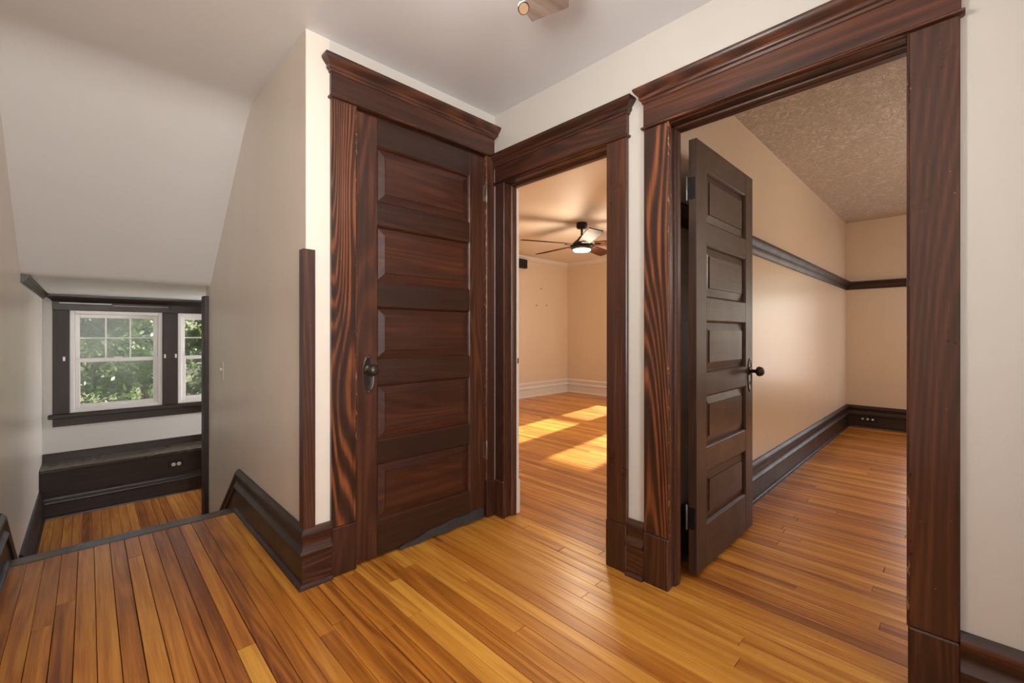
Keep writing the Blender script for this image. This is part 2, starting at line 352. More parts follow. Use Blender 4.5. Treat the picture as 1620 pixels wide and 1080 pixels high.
# ------------------------------------------------------------------ floors of single planks
rng = random.Random(11)
PW = .0565; PX0 = .0205
pm = MB(); hw, c = PW/2-.0005, .0009
pm.extr([(-hw, -.018), (hw, -.018), (hw, -c), (hw-c, 0), (-hw+c, 0), (-hw, -c)], (0, 0, 0), (0, 1, 0), (1, 0, 0), (0, 0, 1))
def plank_mesh(mat):
    o = pm.build('plank', mat); me = o.data; bpy.data.objects.remove(o); return me
PLM, PLR = plank_mesh(FLO), plank_mesh(FLR)
def floor(name, x0, x1, y0, y1, z, label, me, tone, joints=(), base_tone=0, lens=(1.1, 2.6), base=None):
    root = base or MB().box((x0, y0, z-.06), (x1, y1, z-.019)).build(name, SUBFL)
    if not base: tag(root, label, 'floor', kind='structure')
    k0 = math.floor((x0-PX0)/PW+.5); k1 = math.floor((x1-PX0)/PW+.5); cnt = 0
    for k in range(k0, k1):
        xc = PX0+(k+.5)*PW; js = [jy for jx, jy in joints if abs(jx-xc) < PW/2]
        y = y0-rng.uniform(0, 1.2); cuts = [y0]
        if js: cuts += [j for j in js if y0+.05 < j < y1-.05]
        else:
            while True:
                y += rng.uniform(*lens)
                if y > y1-.12: break
                if y > y0+.12: cuts.append(y)
        cuts.append(y1)
        for a, b in zip(cuts, cuts[1:]):
            o = bpy.data.objects.new('plank', me); COL.objects.link(o); o.parent = root
            e = rng.choice((.0005, .0008, .0020)); o.location = (xc, a+e, z-rng.uniform(0, .0006)); o.scale = (1-rng.choice((0, .006, .012, .022, .034)), b-a-2*e, 1)
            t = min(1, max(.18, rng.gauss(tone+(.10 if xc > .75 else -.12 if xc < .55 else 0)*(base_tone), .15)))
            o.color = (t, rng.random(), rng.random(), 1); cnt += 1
    return root, cnt
JO = [(.918,1.453),(1.578,1.087),(1.645,.534),(1.531,.508),(-.142,2.333),(-.089,2.486)]
KE = PX0+32*PW
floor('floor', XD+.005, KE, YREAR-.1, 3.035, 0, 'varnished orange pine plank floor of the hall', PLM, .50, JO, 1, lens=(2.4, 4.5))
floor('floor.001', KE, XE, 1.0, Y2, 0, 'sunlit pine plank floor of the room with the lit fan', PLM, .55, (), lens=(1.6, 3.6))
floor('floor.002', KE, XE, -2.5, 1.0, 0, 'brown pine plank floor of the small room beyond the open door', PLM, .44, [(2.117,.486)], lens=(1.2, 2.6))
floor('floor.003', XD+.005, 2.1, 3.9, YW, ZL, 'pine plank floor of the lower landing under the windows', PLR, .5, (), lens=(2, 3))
# nosing board and stairs
st = empty('stair', (0, YNOSE, 0), 'short flight of steps dropping to the landing, dark nosing board on top', 'stairs', kind='structure')
prof = [(-.085, -.022), (.0, -.022), (.010, -.016), (.013, -.009), (.010, -.001), (.0, .004), (-.083, .004), (-.085, .002)]
MB().extr(prof, (XD, YNOSE, 0), (XC, YNOSE, 0), (0, 1, 0), (0, 0, 1)).build('nosing', WXn, st)
for i in range(3):
    MB().box((XD, YNOSE-.02+.26*i, -.163*(i+1)), (XC, YNOSE+.26*i, -.163*i-(.022 if i == 0 else .03))).build('riser', WXd, st)
    if i < 2: MB().cbox((XD, YNOSE+.26*i, -.163*(i+1)-.03), (XC, YNOSE+.26*(i+1)+.02, -.163*(i+1)), .006).build('tread', WXn, st)
MB().box((XD, 3.03, -.6), (XC, 3.9, -.52)).build('stringer', SUBFL, st)

# ------------------------------------------------------------------ baseboards
BP = [(0, 0), (.022, 0), (.022, .128), (.030, .131), (.034, .139), (.034, .147), (.029, .153), (.021, .162), (.0165, .178), (.0175, .196), (.024, .208), (.027, .218), (.025, .228), (.018, .236), (.012, .245), (0, .245)]
SHOE = [(.022, 0), (.038, 0), (.037, .008), (.033, .015), (.027, .019), (.022, .020)]
def base(name, label, runs, wood_mat, zb=0, prof=BP, shoe=SHOE, shoe_mat=None):
    """runs: (p0, p1, outward, mitre0, mitre1[, name])"""
    r0 = Vector((*runs[0][0][:2], zb)); root = empty(name, r0, label, 'baseboard', kind='structure')
    for p0, p1, out, m0, m1, mt in runs:
        p0, p1 = Vector((p0[0], p0[1], zb+(p0[2] if len(p0) > 2 else 0))), Vector((p1[0], p1[1], zb+(p1[2] if len(p1) > 2 else 0)))
        cut = 3
        MB().extr(prof[:cut]+[(0, prof[cut-1][1])], p0, p1, (*out, 0), (0, 0, 1), m0, m1).build('skirting_board', mt, root)
        MB().extr([(0, prof[cut-1][1])]+prof[cut-1:], p0, p1, (*out, 0), (0, 0, 1), m0, m1).build('base_cap', mt, root, True)
        if shoe: MB().extr(shoe, p0, p1, (*out, 0), (0, 0, 1), m0, m1).build('shoe_moulding', shoe_mat or mt, root, True)
    return root
ysk = 3.075
base('baseboard_stair', 'dark moulded baseboard wrapping the corner below the corner strip and stepping down the stairs',
     [((XC, YA), (XC, ysk), (-1, 0), 1, 0, WYd), ((XC, ysk, 0), (XC, 3.78, -.565), (-1, 0), 0, 0, WYd), ((XC, YA), (.766, YA), (0, -1), 1, 0, WX)], WYd)
base('baseboard_left', 'dark moulded baseboard on the left wall stepping down the stairs',
     [((XD, YREAR), (XD, ysk), (1, 0), 0, 0, WYd), ((XD, ysk, 0), (XD, 3.78, -.565), (1, 0), 0, 0, WYd), ((XD, 3.9, ZL), (XD, 5.37, ZL), (1, 0), 0, 0, WYd)], WYd)
base('baseboard_gap', 'short piece of moulded baseboard between the two doorways', [((XB, .958), (XB, 1.042), (-1, 0), 0, 0, WY)], WY)
base('baseboard_right', 'moulded baseboard right of the wide doorway casing', [((XB, YREAR), (XB, .002), (-1, 0), 0, 0, WY)], WY)
base('baseboard_small_room', 'near-black moulded baseboard around the small room',
     [((XBR, Y3), (XE, Y3), (0, -1), 0, 0, WXd), ((XE, Y3), (XE, -2.5), (-1, 0), 0, 0, WYd)], WXd)
base('baseboard_bedroom', 'white painted baseboard around the room with the lit fan',
     [((XBR, Y2), (XE, Y2), (0, -1), 0, 0, WTRIM), ((XE, Y2), (XE, YP), (-1, 0), 0, 0, WTRIM), ((XBR, YP), (XE, YP), (0, 1), 0, 0, WTRIM)], WTRIM)

# ------------------------------------------------------------------ door and doorway casings
CROWN = [(.022, 0), (.026, 0), (.028, .010), (.034, .014), (.037, .022), (.035, .029), (.040, .034), (.050, .046), (.056, .056), (.056, .064), (.050, .068), (.0, .068)]
def frame_pt(kind):
    if kind == 'A': return lambda u, o, z: (u, YA-o, z)
    if kind == 'B': return lambda u, o, z: (XB-o, u, z)
    if kind == 'W': return lambda u, o, z: (u, YW-o, z)
def loft_head(P, u0, u1, z0, prof, back=0):
    rs = []
    for a, b in prof:
        e = max(0, a-prof[0][0])
        rs.append([P(u0-e, back, z0+b), P(u1+e, back, z0+b), P(u1+e, max(a, .0005), z0+b), P(u0-e, max(a, .0005), z0+b)])
    return MB().rings(rs)
def pbox(P, a, b, c=.0025):
    return MB().cbox(P(*a), P(*b), c)
def casing(name, label, kind, o0, o1, w0, w1, zo, zn, zt, mats, wear):
    P = frame_pt(kind); root = empty(name, P((o0+o1)/2, 0, 0), label, 'door casing', kind='structure')
    vm0, vm1, hm = mats
    zp = .215
    for (a, b), inner, vm in (((o0-w0, o0), o0, vm0), ((o1, o1+w1), o1, vm1)):
        pbox(P, (a, 0, zp), (b, .021, zn), .003).build('casing', vm, root)
        pbox(P, (a-.0005, 0, 0), (b+.0005, .027, zp), .004).build('plinth_block', WZ, root)
        if wear:
            s = 1 if inner == o0 else -1
            MB().extr([(0, .004), (-.003*s, .0215), (-.0005*s, .0245), (.003*s, .0225), (.0045*s, .017), (.0045*s, .004)] if kind == 'A' else
                      [(0, .004), (-.003*s, .0215), (-.0005*s, .0245), (.003*s, .0225), (.0045*s, .017), (.0045*s, .004)],
                      P(inner, 0, zp+.002), P(inner, 0, zn-.002), Vector(P(1, 0, 0))-Vector(P(0, 0, 0)), Vector(P(0, 1, 0))-Vector(P(0, 0, 0))).build('worn_edge', WZw, root)
    a, b = o0-w0, o1+w1
    pbox(P, (a-.002, 0, zn+.012), (b+.002, .022, zt-.060), .002).build('head_board', hm, root)
    loft_head(P, a, b, zn-.003, [(.021, 0), (.027, .001), (.031, .005), (.031, .010), (.027, .014), (.021, .016)]).build('neck_moulding', hm, root, True)
    loft_head(P, a-.002, b+.002, zt-.062, CROWN).build('crown_moulding', hm, root, True)
    return root
casing('trim_1', 'dark wood casing with crowned head around the closed five-panel door', 'A', .877, 1.662, .111, .0612, 2.11, 2.11, 2.283, (WZf, WZ, WX), True)
t2 = casing('trim_2', 'dark wood casing with crowned head around the middle doorway', 'B', O1[0], O1[1], .106, .076, ZO, 1.952, 2.115, (WZm, WZ, WY), False)
t3 = casing('trim_3', 'reddish wood casing with crowned head around the wide right doorway', 'B', O2[0], O2[1], .106, .112, ZO, 1.952, 2.125, (WZm, WZf, WYh), True)
# door jamb linings with moulded stops
def jamb(root, o0, o1, white):
    xr = XBR+.018; xj = xr-.024 if white else xr
    for y, s in ((o0, -1), (o1, 1)):
        MB().cbox((XB-.012, y+.006*s, 0), (xj, y+.02*s, ZO+.0), .002).build('jamb', WZ, root)
        st = [(.0, 0), (.002, .006), (.008, .011), (.014, .010), (.018, .012), (.040, .012), (.045, .005), (.045, 0)]
        MB().extr(st, (XB+.035, y+.006*s, 0), (XB+.035, y+.006*s, ZO), (1, 0, 0), (0, -s, 0)).build('door_stop', WZ, root)
        if white:
            MB().cbox((xj, y+.005*s, .20), (xr, y+.02*s, ZO), .002).build('jamb_edge', WTRIM, root)
            MB().cbox((xj, y+.002*s, 0), (xr+.006, y+.02*s, .20), .002).build('plinth_edge', WTRIM, root)
    MB().cbox((XB-.012, o0-.005, ZO), (xj, o1+.005, ZO+.0195), .002).build('head_jamb', WY, root)
    MB().extr([(.0, 0), (.002, .006), (.008, .011), (.014, .010), (.018, .012), (.040, .012), (.045, .005), (.045, 0)], (XB+.035, o0-.004, ZO), (XB+.035, o1+.004, ZO), (1, 0, 0), (0, 0, -1)).build('head_stop', WY, root)
    MB().cbox((xj+.001, o0-.005, ZO+.001), (xr, o1+.005, ZO+.0195), .002).build('head_edge', BCEIL, root) if white else None
    if white:
        y = o1+.0045
        p = MB().cbox((xj+.004, y-.002, .84), (xj+.020, y+.002, .955), .0008).build('strike_plate', WTRIM, root)
        MB().box((xj+.007, y-.0028, .895), (xj+.017, y-.0018, .925)).build('strike_hole', BLACK, p)
jamb(t2, O1[0], O1[1], True); jamb(t3, O2[0], O2[1], False)
MB().cbox((XBR+.0185, O2[0]-.004, ZO+.002), (XBR+.03, O2[1]+.03, ZO+.05), .002).build('head_edge', BCEIL, t3)
# jamb of the closed door
for x0, x1 in ((.862, .877), (1.662, 1.676)): MB().cbox((x0, YA+.002, 0), (x1, YA+.11, 2.112), .001).build('jamb', WZ, bpy.data.objects['trim_1'])
MB().cbox((.862, YA+.002, 2.105), (1.676, YA+.11, 2.112), .001).build('head_jamb', WX, bpy.data.objects['trim_1'])

# ------------------------------------------------------------------ five-panel doors
def lathe_knob(o, out='-Y'):
    return MB().lathe([(.004, 0), (.021, .0), (.022, .004), (.015, .008), (.010, .012), (.0095, .026), (.013, .031), (.023, .036), (.0265, .043), (.0265, .050), (.024, .053), (.0245, .056), (.022, .061), (.0175, .064), (.017, .0665), (.011, .069), (.0005, .070)], o, out, 28)
def make_door(name, label, x0, x1, yf, zb, zt, stile, zpan, mats, latch_u, hinge_side, knob_z, th=.036):
    root = empty(name, ((x0+x1)/2, yf, zb), label, 'door', kind='structure')
    vm, hm, pmt = mats
    for a, b in ((x0, x0+stile), (x1-stile, x1)): MB().cbox((a, yf, zb), (b, yf+th, zt), .0018).build('stile', vm, root)
    rails = [(zb, zpan[-1][0])]+[(zpan[i+1][1], zpan[i][0]) for i in range(4)]+[(zpan[0][1], zt)]
    for a, b in rails: MB().cbox((x0+stile, yf+.0006, a), (x1-stile, yf+th-.0006, b), .0012).build('rail', hm, root)
    for a, b in zpan:
        X0, X1 = x0+stile, x1-stile; rs = []
        for e, d in ((0, .0012), (.004, .0040), (.009, .0115), (.0095, .0165), (.0125, .0165), (.046, .0095), (.0465, .0050), (.050, .0050)):
            rs.append([(X0+e, yf+d, a+e), (X1-e, yf+d, a+e), (X1-e, yf+d, b-e), (X0+e, yf+d, b-e)])
        mb = MB(); mb.rings([[(X0, yf+th-.008, a), (X1, yf+th-.008, a), (X1, yf+th-.008, b), (X0, yf+th-.008, b)]]+rs)
        mb.build('panel', pmt, root)
    kx = latch_u
    es = MB().lathe([(.030, 0), (.030, .0018), (.0275, .0035), (.0265, .0028), (.0, .0030)], (kx, yf, knob_z-.022), '-Y', 32, 1, 3.08).build('escutcheon', BRONZE, root, True)
    MB().lathe([(.004, 0), (.004, .0040), (.0005, .0042)], (kx, yf-.001, knob_z-.060), '-Y', 12).box((kx-.0022, yf-.0051, knob_z-.073), (kx+.0022, yf-.002, knob_z-.060)).build('keyhole', BLACK, es)
    for dz in (.082, -.082): MB().lathe([(.003, 0), (.003, .0038), (.001, .0048)], (kx, yf-.0005, knob_z-.022+dz), '-Y', 10).build('screw', STEEL, es)
    lathe_knob((kx, yf-.002, knob_z)).build('knob', BRONZE, root, True)
    return root
def pin(x, y, z, h=.095, r=.0055):
    return MB().lathe([(.001, -.006), (.004, -.006), (.005, 0), (r, .001), (r, h), (.005, h+.001), (.0055, h+.005), (.003, h+.010), (.0005, h+.011)], (x, y, z), 'Z', 12)
PZ = [(1.699, 1.969), (1.319, 1.590), (.945, 1.201), (.556, .827), (.174, .450)]
yfA = YA-.004
d1 = make_door('door_1', 'closed dark five-panel door with an oval escutcheon and round knob', .880, 1.659, yfA, .008, 2.100, .108, PZ, (WZ, WXr, WXp), .945, 1, .902)
for z in (1.84, .345):
    h = pin(1.661, yfA-.018, z).build('hinge', STEEL, d1, True); MB().cbox((1.648, yfA-.0018, z+.002), (1.659, yfA-.0003, z+.093), .0004).build('hinge_leaf', STEEL, h)
# crumpled sweep strip hanging off the bottom of the closed door
mb = MB(); n = 16; rs = []
for i in range(n+1):
    t = i/n; x = 1.10+t*.545; z = .010+.020*t+.004*math.sin(t*23); hgt = .030*min(1, t*2.2)+.002; o = .006+.010*math.sin(t*9)**2*t
    rs.append([(x, yfA-.002, z+hgt), (x, yfA-.002-o, z+hgt*.7), (x, yfA-.006-o*1.5, z*.5), (x, yfA-.001, z*.4)])
mb.rings(rs).build('draught_strip', RUBBER, d1)
OX0, OX1, OY = 1.907, 2.640, .806
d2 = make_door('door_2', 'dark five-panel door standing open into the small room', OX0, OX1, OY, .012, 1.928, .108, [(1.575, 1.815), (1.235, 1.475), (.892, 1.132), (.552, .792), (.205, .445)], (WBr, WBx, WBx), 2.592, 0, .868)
for z in (1.665, .21):
    h = pin(OX0-.006, OY+.042, z).build('hinge', STEEL, d2, True)
    MB().cbox((OX0-.0022, OY+.006, z), (OX0-.0002, OY+.037, z+.095), .0005).build('hinge_leaf', IRON, h)

# ------------------------------------------------------------------ other trim
m = MB(); m.extr([(.649, 1.929), (.6955, 1.929), (.699, 1.9325), (.699, YA), (XC, YA), (XC, 1.980), (.649, 1.980)], (0, 0, .246), (0, 0, 1.43), (1, 0, 0), (0, 1, 0))
struct('trim_4', m, WZ, 'tall dark wooden corner strip above the baseboard', 'trim')
RAIL = [(0, 0), (.014, 0), (.016, .012), (.022, .020), (.022, .045), (.030, .052), (.036, .066), (.052, .078), (.052, .090), (0, .090)]
t = empty('trim_5', (XBR, Y3, 1.585), 'dark moulded rail high on the walls of the small room', 'trim', kind='structure')
MB().extr(RAIL, (XBR, Y3, 1.585), (XE, Y3, 1.585), (0, -1, 0), (0, 0, 1)).build('rail', WXd, t, True)
MB().extr(RAIL, (XE, Y3, 1.585), (XE, -2.5, 1.585), (-1, 0, 0), (0, 0, 1)).build('rail', WYd, t, True)
m = MB().extr([(0, 0), (.010, .0), (.016, .010), (.026, .016), (.030, .030), (.040, .038), (.040, .045), (0, .046)], (XD, 3.99, ZLOW-.046), (XD, YW, ZLOW-.046), (1, 0, 0), (0, 0, 1))
struct('trim_6', m, WYd, 'dark picture moulding under the low ceiling on the left wall', 'trim')
t = empty('trim_7', (XC, 4.05, ZL), 'dark casing at the far end of the stair wall beside the window', 'trim', kind='structure')
MB().cbox((XC-.030, 4.035, ZL), (XC, 4.143, 1.362), .003).build('casing', WZd, t)
MB().cbox((XC-.0045, 4.025, ZL), (XC, 4.0345, 1.36), .001).build('worn_edge', WZw, t)
t = empty('trim_8', (XBR, Y2, ZC), 'white crown moulding around the room with the lit fan', 'trim', kind='structure')
CR = [(0, 0), (.016, 0), (.020, -.012), (.012, -.040), (0, -.058)]
CR2 = [(0, 0), (.055, 0), (.055, -.010), (.042, -.022), (.022, -.048), (.010, -.058), (0, -.062)]
MB().extr(CR2, (XBR, Y2, ZC), (XE, Y2, ZC), (0, -1, 0), (0, 0, 1)).build('crown_moulding', WTRIM, t, True)
MB().extr(CR2, (XE, Y2, ZC), (XE, YP, ZC), (-1, 0, 0), (0, 0, 1)).build('crown_moulding', WTRIM, t, True)

# ------------------------------------------------------------------ landing windows
P = frame_pt('W')
wt = empty('trim_9', (.6, YW, .23), 'dark wooden casing, sill and crowned head around the pair of landing windows', 'window casing', kind='structure')
for a, b in ((-.233, WIN[0][0]), (WIN[0][1], WIN[1][0]), (WIN[1][1], 1.448)): pbox(P, (a, 0, .342), (b, .022, 1.287)).build('casing', WZd, wt)
pbox(P, (-.262, -.02, .302), (1.477, .050, .340), .006).build('stool', WXd, wt)
pbox(P, (-.233, 0, .228), (1.448, .020, .3015)).build('apron', WXd, wt)
pbox(P, (-.235, 0, 1.2875), (1.450, .024, 1.365)).build('head_board', WXd, wt)
loft_head(P, -.235, 1.450, 1.3655, [(.024, 0), (.030, .004), (.036, .016), (.048, .026), (.062, .040), (.062, .050), (0, .052)]).build('crown_moulding', WXd, wt, True)
for x in (-.16, .563, .652):
    h = MB().cbox((x-.008, YW-.028, .822), (x+.008, YW-.0222, .862), .002).build('cord_hook', VINYL, wt)
    MB().cbox((x-.004, YW-.036, .832), (x+.004, YW-.0285, .840), .001).build('hook_tip', VINYL, h)
MB().cbox((-.19, YW-.052, 1.348), (.16, YW-.047, 1.356), .001).build('curtain_rod', VINYL, wt)
MB().cbox((.17, YW-.050, 1.336), (.60, YW-.046, 1.342), .001).build('curtain_rod', STEEL, wt)
MB().cbox((.592, YW-.055, 1.310), (.612, YW-.024, 1.350), .003).build('rod_bracket', IRON, wt)
def window(name, label, a, b):
    root = empty(name, ((a+b)/2, YW, wz0), label, 'window', kind='structure')
    y0, y1 = YW-.012, YW+.09; fw = .034
    for q0, q1 in (((a, y0, wz0), (a+fw, y1, wz1)), ((b-fw, y0, wz0), (b, y1, wz1)), ((a+fw, y0, wz1-fw), (b-fw, y1, wz1)), ((a+fw, y0, wz0), (b-fw, y1, wz0+fw))):
        MB().cbox(q0, q1, .004).build('frame', VINYL, root)
    zm = .822
    def sash(nm, ya, yb, z0, z1, sw, bars):
        s = MB(); A, B = a+fw, b-fw
        for q0, q1 in (((A, ya, z0), (A+sw, yb, z1)), ((B-sw, ya, z0), (B, yb, z1)), ((A+sw, ya, z0), (B-sw, yb, z0+sw)), ((A+sw, ya, z1-sw), (B-sw, yb, z1))): s.cbox(q0, q1, .003)
        so = s.build(nm, VINYL, root)
        MB().box((A+sw, (ya+yb)/2-.002, z0+sw), (B-sw, (ya+yb)/2+.002, z1-sw)).build('pane', GLASS, so)
        if bars:
            g0, g1 = A+sw, B-sw; yy = (ya+yb)/2-.006
            for i in (1, 2): MB().cbox((g0+(g1-g0)*i/3-.006, yy-.004, z0+sw), (g0+(g1-g0)*i/3+.006, yy+.003, z1-sw), .001).build('glazing_bar', VINYL, so)
            zz = (z0+z1)/2; MB().cbox((g0, yy-.0035, zz-.006), (g1, yy+.0025, zz+.006), .001).build('glazing_bar', VINYL, so)
        return so
    sash('upper_sash', YW+.045, YW+.075, zm-.016, wz1-fw, .033, True)
    lo = sash('lower_sash', YW+.005, YW+.040, wz0+fw, zm+.018, .036, False)
    MB().cbox(((a+b)/2-.03, YW+.004, zm+.0185), ((a+b)/2+.03, YW+.030, zm+.028), .003).build('sash_lock', VINYL, lo)
    return root
window('window_1', 'white double-hung window with six small panes over one, left on the landing', *WIN[0])
window('window_2', 'white double-hung window half hidden behind the casing, right on the landing', *WIN[1])
# simple wooden windows of the two rooms, out of the frame, that let the sun in
for i, (a, b) in enumerate(W2):
    root = empty('window_%d' % (3+i), (XE, (a+b)/2, zs), 'white double-hung window of the sunny room, %s' % ('near the partition' if i == 0 else 'near the corner'), 'window', kind='structure')
    for q0, q1 in (((XE+.02, a, zs), (XE+.10, a+.04, zh)), ((XE+.02, b-.04, zs), (XE+.10, b, zh)), ((XE+.02, a+.04, zs), (XE+.10, b-.04, zs+.05)), ((XE+.02, a+.04, zh-.05), (XE+.10, b-.04, zh)), ((XE+.04, a+.04, 1.17), (XE+.08, b-.04, 1.27))):
        MB().cbox(q0, q1, .003).build('frame', WTRIM, root)
    MB().box((XE+.058, a+.04, zs+.05), (XE+.061, b-.04, zh-.05)).build('pane', GLASS, root)

# ------------------------------------------------------------------ window bench
bn = empty('window_bench', (.6, 5.37, ZL), 'long dark built-in bench below the landing windows', 'bench')
MB().cbox((XD+.002, 5.37, ZL), (2.09, 5.39, -.104), .002).build('front_panel', WXd, bn)
MB().cbox((XD+.002, 5.345, -.104), (2.09, YW-.022, -.076), .005).build('seat', WXn, bn)
MB().cbox((XD+.002, YW-.0215, -.104), (2.09, YW-.001, -.008), .003).build('back_board', WXd, bn)
bpz = [(0, 0), (.020, 0), (.020, .118), (.026, .121), (.030, .128), (.028, .138), (.020, .148), (.013, .160), (.012, .172), (.016, .176), (.010, .184), (0, .186)]
MB().extr(bpz, (XD+.026, 5.37, ZL), (2.09, 5.37, ZL), (0, -1, 0), (0, 0, 1)).build('base_moulding', WXd, bn, True)
MB().extr([(.020, 0), (.034, 0), (.031, .012), (.020, .017)], (XD+.03, 5.37, ZL), (2.09, 5.37, ZL), (0, -1, 0), (0, 0, 1)).build('shoe_moulding', WXd, bn, True)

# ------------------------------------------------------------------ electrical bits
def rec(o, axis, r=.0165, mat=IVORY):
    return MB().lathe([(r, 0), (r, .003), (r-.002, .0045), (.0005, .0045)], o, axis, 20)
ot = empty('power_outlet', (.618, 5.3698, -.205), 'two-socket outlet on a dark plate set in the bench front', 'outlet')
MB().cbox((.560, 5.364, -.238), (.676, 5.3696, -.172), .003).build('cover_plate', BLACK, ot)
for dx in (-.021, .021):
    r = rec((.618+dx, 5.364, -.205), '-Y', .0175).build('socket', IVORY, ot, True)
    for sx in (-.006, .006): MB().box((.618+dx+sx-.0012, 5.3585, -.209), (.618+dx+sx+.0012, 5.3598, -.199)).build('slot', BLACK, r)
y0 = .745
ot = empty('power_outlet', (XE-.022, y0, .098), 'black outlet plate with three pale sockets in the dark baseboard', 'outlet')
MB().cbox((XE-.026, y0-.085, .068), (XE-.0222, y0+.085, .128), .002).build('cover_plate', BLACK, ot)
for dy in (-.045, 0, .045): rec((XE-.026, y0+dy, .098), '-X', .011).build('socket', IVORY, ot, True)
ot = empty('power_outlet', (5.26, Y2, .37), 'pale double outlet plate low on the peach wall', 'outlet')
MB().cbox((5.19, Y2-.006, .310), (5.33, Y2-.0005, .430), .002).build('cover_plate', PEACH, ot)
for dx in (-.034, .034): MB().cbox((5.26+dx-.016, Y2-.009, .335), (5.26+dx+.016, Y2-.006, .405), .001).build('socket', IVORY, ot)
ys_ = 3.55
sw = empty('light_switch', (XC, ys_, .82), 'ivory toggle light switch on the stair wall', 'light switch')
MB().cbox((XC-.006, ys_-.037, .755), (XC-.0004, ys_+.037, .880), .003).build('cover_plate', IVORY, sw)
MB().cbox((XC-.017, ys_-.005, .818), (XC-.006, ys_+.005, .836), .002).build('toggle', IVORY, sw)
for dz in (-.04, .04): MB().lathe([(.003, 0), (.003, .001), (.0005, .0015)], (XC-.006, ys_, .818+dz), '-X', 10).build('screw', STEEL, sw)
bx = empty('wall_box', (5.20, Y2, 2.28), 'small black box mounted high on the peach wall under the ceiling', 'speaker')
MB().cbox((5.02, Y2-.07, 2.16), (5.255, Y2-.001, 2.305), .004).build('housing', BLACK, bx)
MB().cbox((5.03, Y2-.074, 2.17), (5.245, Y2-.0705, 2.295), .001).build('grille', IRON, bx)
for (x, z), lb in zip(((5.651, 1.852), (5.538, 1.561), (5.801, 1.572)), ('topmost of the three nails in the peach wall', 'lower left of the three nails in the peach wall', 'lower right of the three nails in the peach wall')):
    tag(MB().lathe([(.004, 0), (.004, .016), (.009, .017), (.009, .020), (.0005, .021)], (x, Y2, z), '-Y', 10).build('wall_nail', BRONZE, base=(x, Y2, z)), lb, 'nail', 'nails in the peach wall')

# ------------------------------------------------------------------ ceiling fans
def blade_mesh(r0, r1, w0, w1, th, pitch, tipround=.03):
    """blade along +X from r0 to r1"""
    sec = []
    n = 10
    for i in range(n+1):
        t = i/n; x = r0+(r1-r0)*t; wd = (w0+(w1-w0)*min(1, t*1.5))/2
        if t > .9: wd *= 1-.10*((t-.9)/.1)**2
        ring = []
        for y, z in ((-wd, -th*.2), (-wd*.96, -th/2), (wd*.96, -th/2), (wd, -th*.2), (wd, th*.2), (wd*.96, th/2), (-wd*.96, th/2), (-wd, th*.2)):
            ring.append((x, y*math.cos(pitch)-z*math.sin(pitch), y*math.sin(pitch)+z*math.cos(pitch)))
        sec.append(ring)
    return MB().rings(sec)
def rotz(mb, a, o):
    ca, sa = math.cos(a), math.sin(a); mb.v = [(o[0]+x*ca-y*sa, o[1]+x*sa+y*ca, o[2]+z) for x, y, z in mb.v]; return mb
# lit fan of the big room
fx, fy = 4.15, 3.10; zb = 2.105
fan = empty('ceiling_fan', (fx, fy, ZC), 'dark ceiling fan with a glowing round lamp in the middle room', 'ceiling fan')
MB().lathe([(.001, 0), (.062, 0), (.064, -.012), (.064, -.052), (.055, -.064), (.020, -.070), (.001, -.070)], (fx, fy, ZC), 'Z', 28).build('canopy', IRON, fan, True)
MB().lathe([(.013, 0), (.013, -.20)], (fx, fy, ZC-.06), 'Z', 14).build('downrod', IRON, fan, True)
MB().lathe([(.014, .115), (.030, .105), (.050, .075), (.100, .035), (.132, .012), (.137, -.012), (.128, -.032), (.108, -.048), (.001, -.048)], (fx, fy, zb), 'Z', 36).build('motor_housing', IRON, fan, True)
MB().lathe([(.001, -.0485), (.104, -.0485), (.102, -.058), (.085, -.068), (.05, -.074), (.0005, -.076)], (fx, fy, zb), 'Z', 32).build('lamp_lens', GLOW, fan, True)
yawc = math.radians(45.85)
for k, ang in enumerate((200, 128, 56, -16, 272)):
    # angle measured from camera-right towards camera-forward
    a = math.radians(ang)+yawc-math.pi/2
    b = rotz(blade_mesh(.15, .74, .135, .165, .010, math.radians(-12)), a, (fx, fy, zb+.012)).build('blade', BLADE, fan)
    rotz(MB().cbox((.10, -.035, -.006), (.21, .035, .002), .002), a, (fx, fy, zb+.004)).build('blade_bracket', IRON, b)
lamp('bedroom_fan_light', 'POINT', (fx, fy, zb-.14), 42, (1, .83, .62), shadow_soft_size=.13)
# hall fan: only one blade tip and the pull chain reach into the frame
hx, hy, zh_ = .690, .765, 2.19
fan = empty('ceiling_fan', (hx, hy, ZC), 'grey wood ceiling fan whose blade tip and pull chain hang in at the top edge', 'ceiling fan')
MB().lathe([(.001, 0), (.070, 0), (.072, -.014), (.060, -.050), (.024, -.060), (.001, -.060)], (hx, hy, ZC), 'Z', 24).build('canopy', BRONZE, fan, True)
MB().lathe([(.030, .055), (.095, .045), (.110, .020), (.110, -.030), (.080, -.055), (.055, -.060), (.001, -.060)], (hx, hy, zh_+.06), 'Z', 28).build('motor_housing', BRONZE, fan, True)
MB().lathe([(.001, 0), (.060, 0), (.085, -.025), (.10, -.06), (.085, -.10), (.05, -.125), (.0005, -.135)], (hx, hy, zh_-.003), 'Z', 24).build('lamp_bowl', GLOW2, fan, True)
ax = math.atan2(.463, .886)
for k in range(5):
    a = ax+k*2*math.pi/5
    b = rotz(blade_mesh(.16, .552, .115, .150, .008, math.radians(-9)), a, (hx, hy, zh_+.020)).build('blade', GREYBL, fan)
    rotz(MB().cbox((.09, -.022, -.004), (.20, .022, .004), .001), a, (hx, hy, zh_+.048)).build('blade_bracket', BRONZE, b)
cx, cy = .7206, .7039
ch = MB()
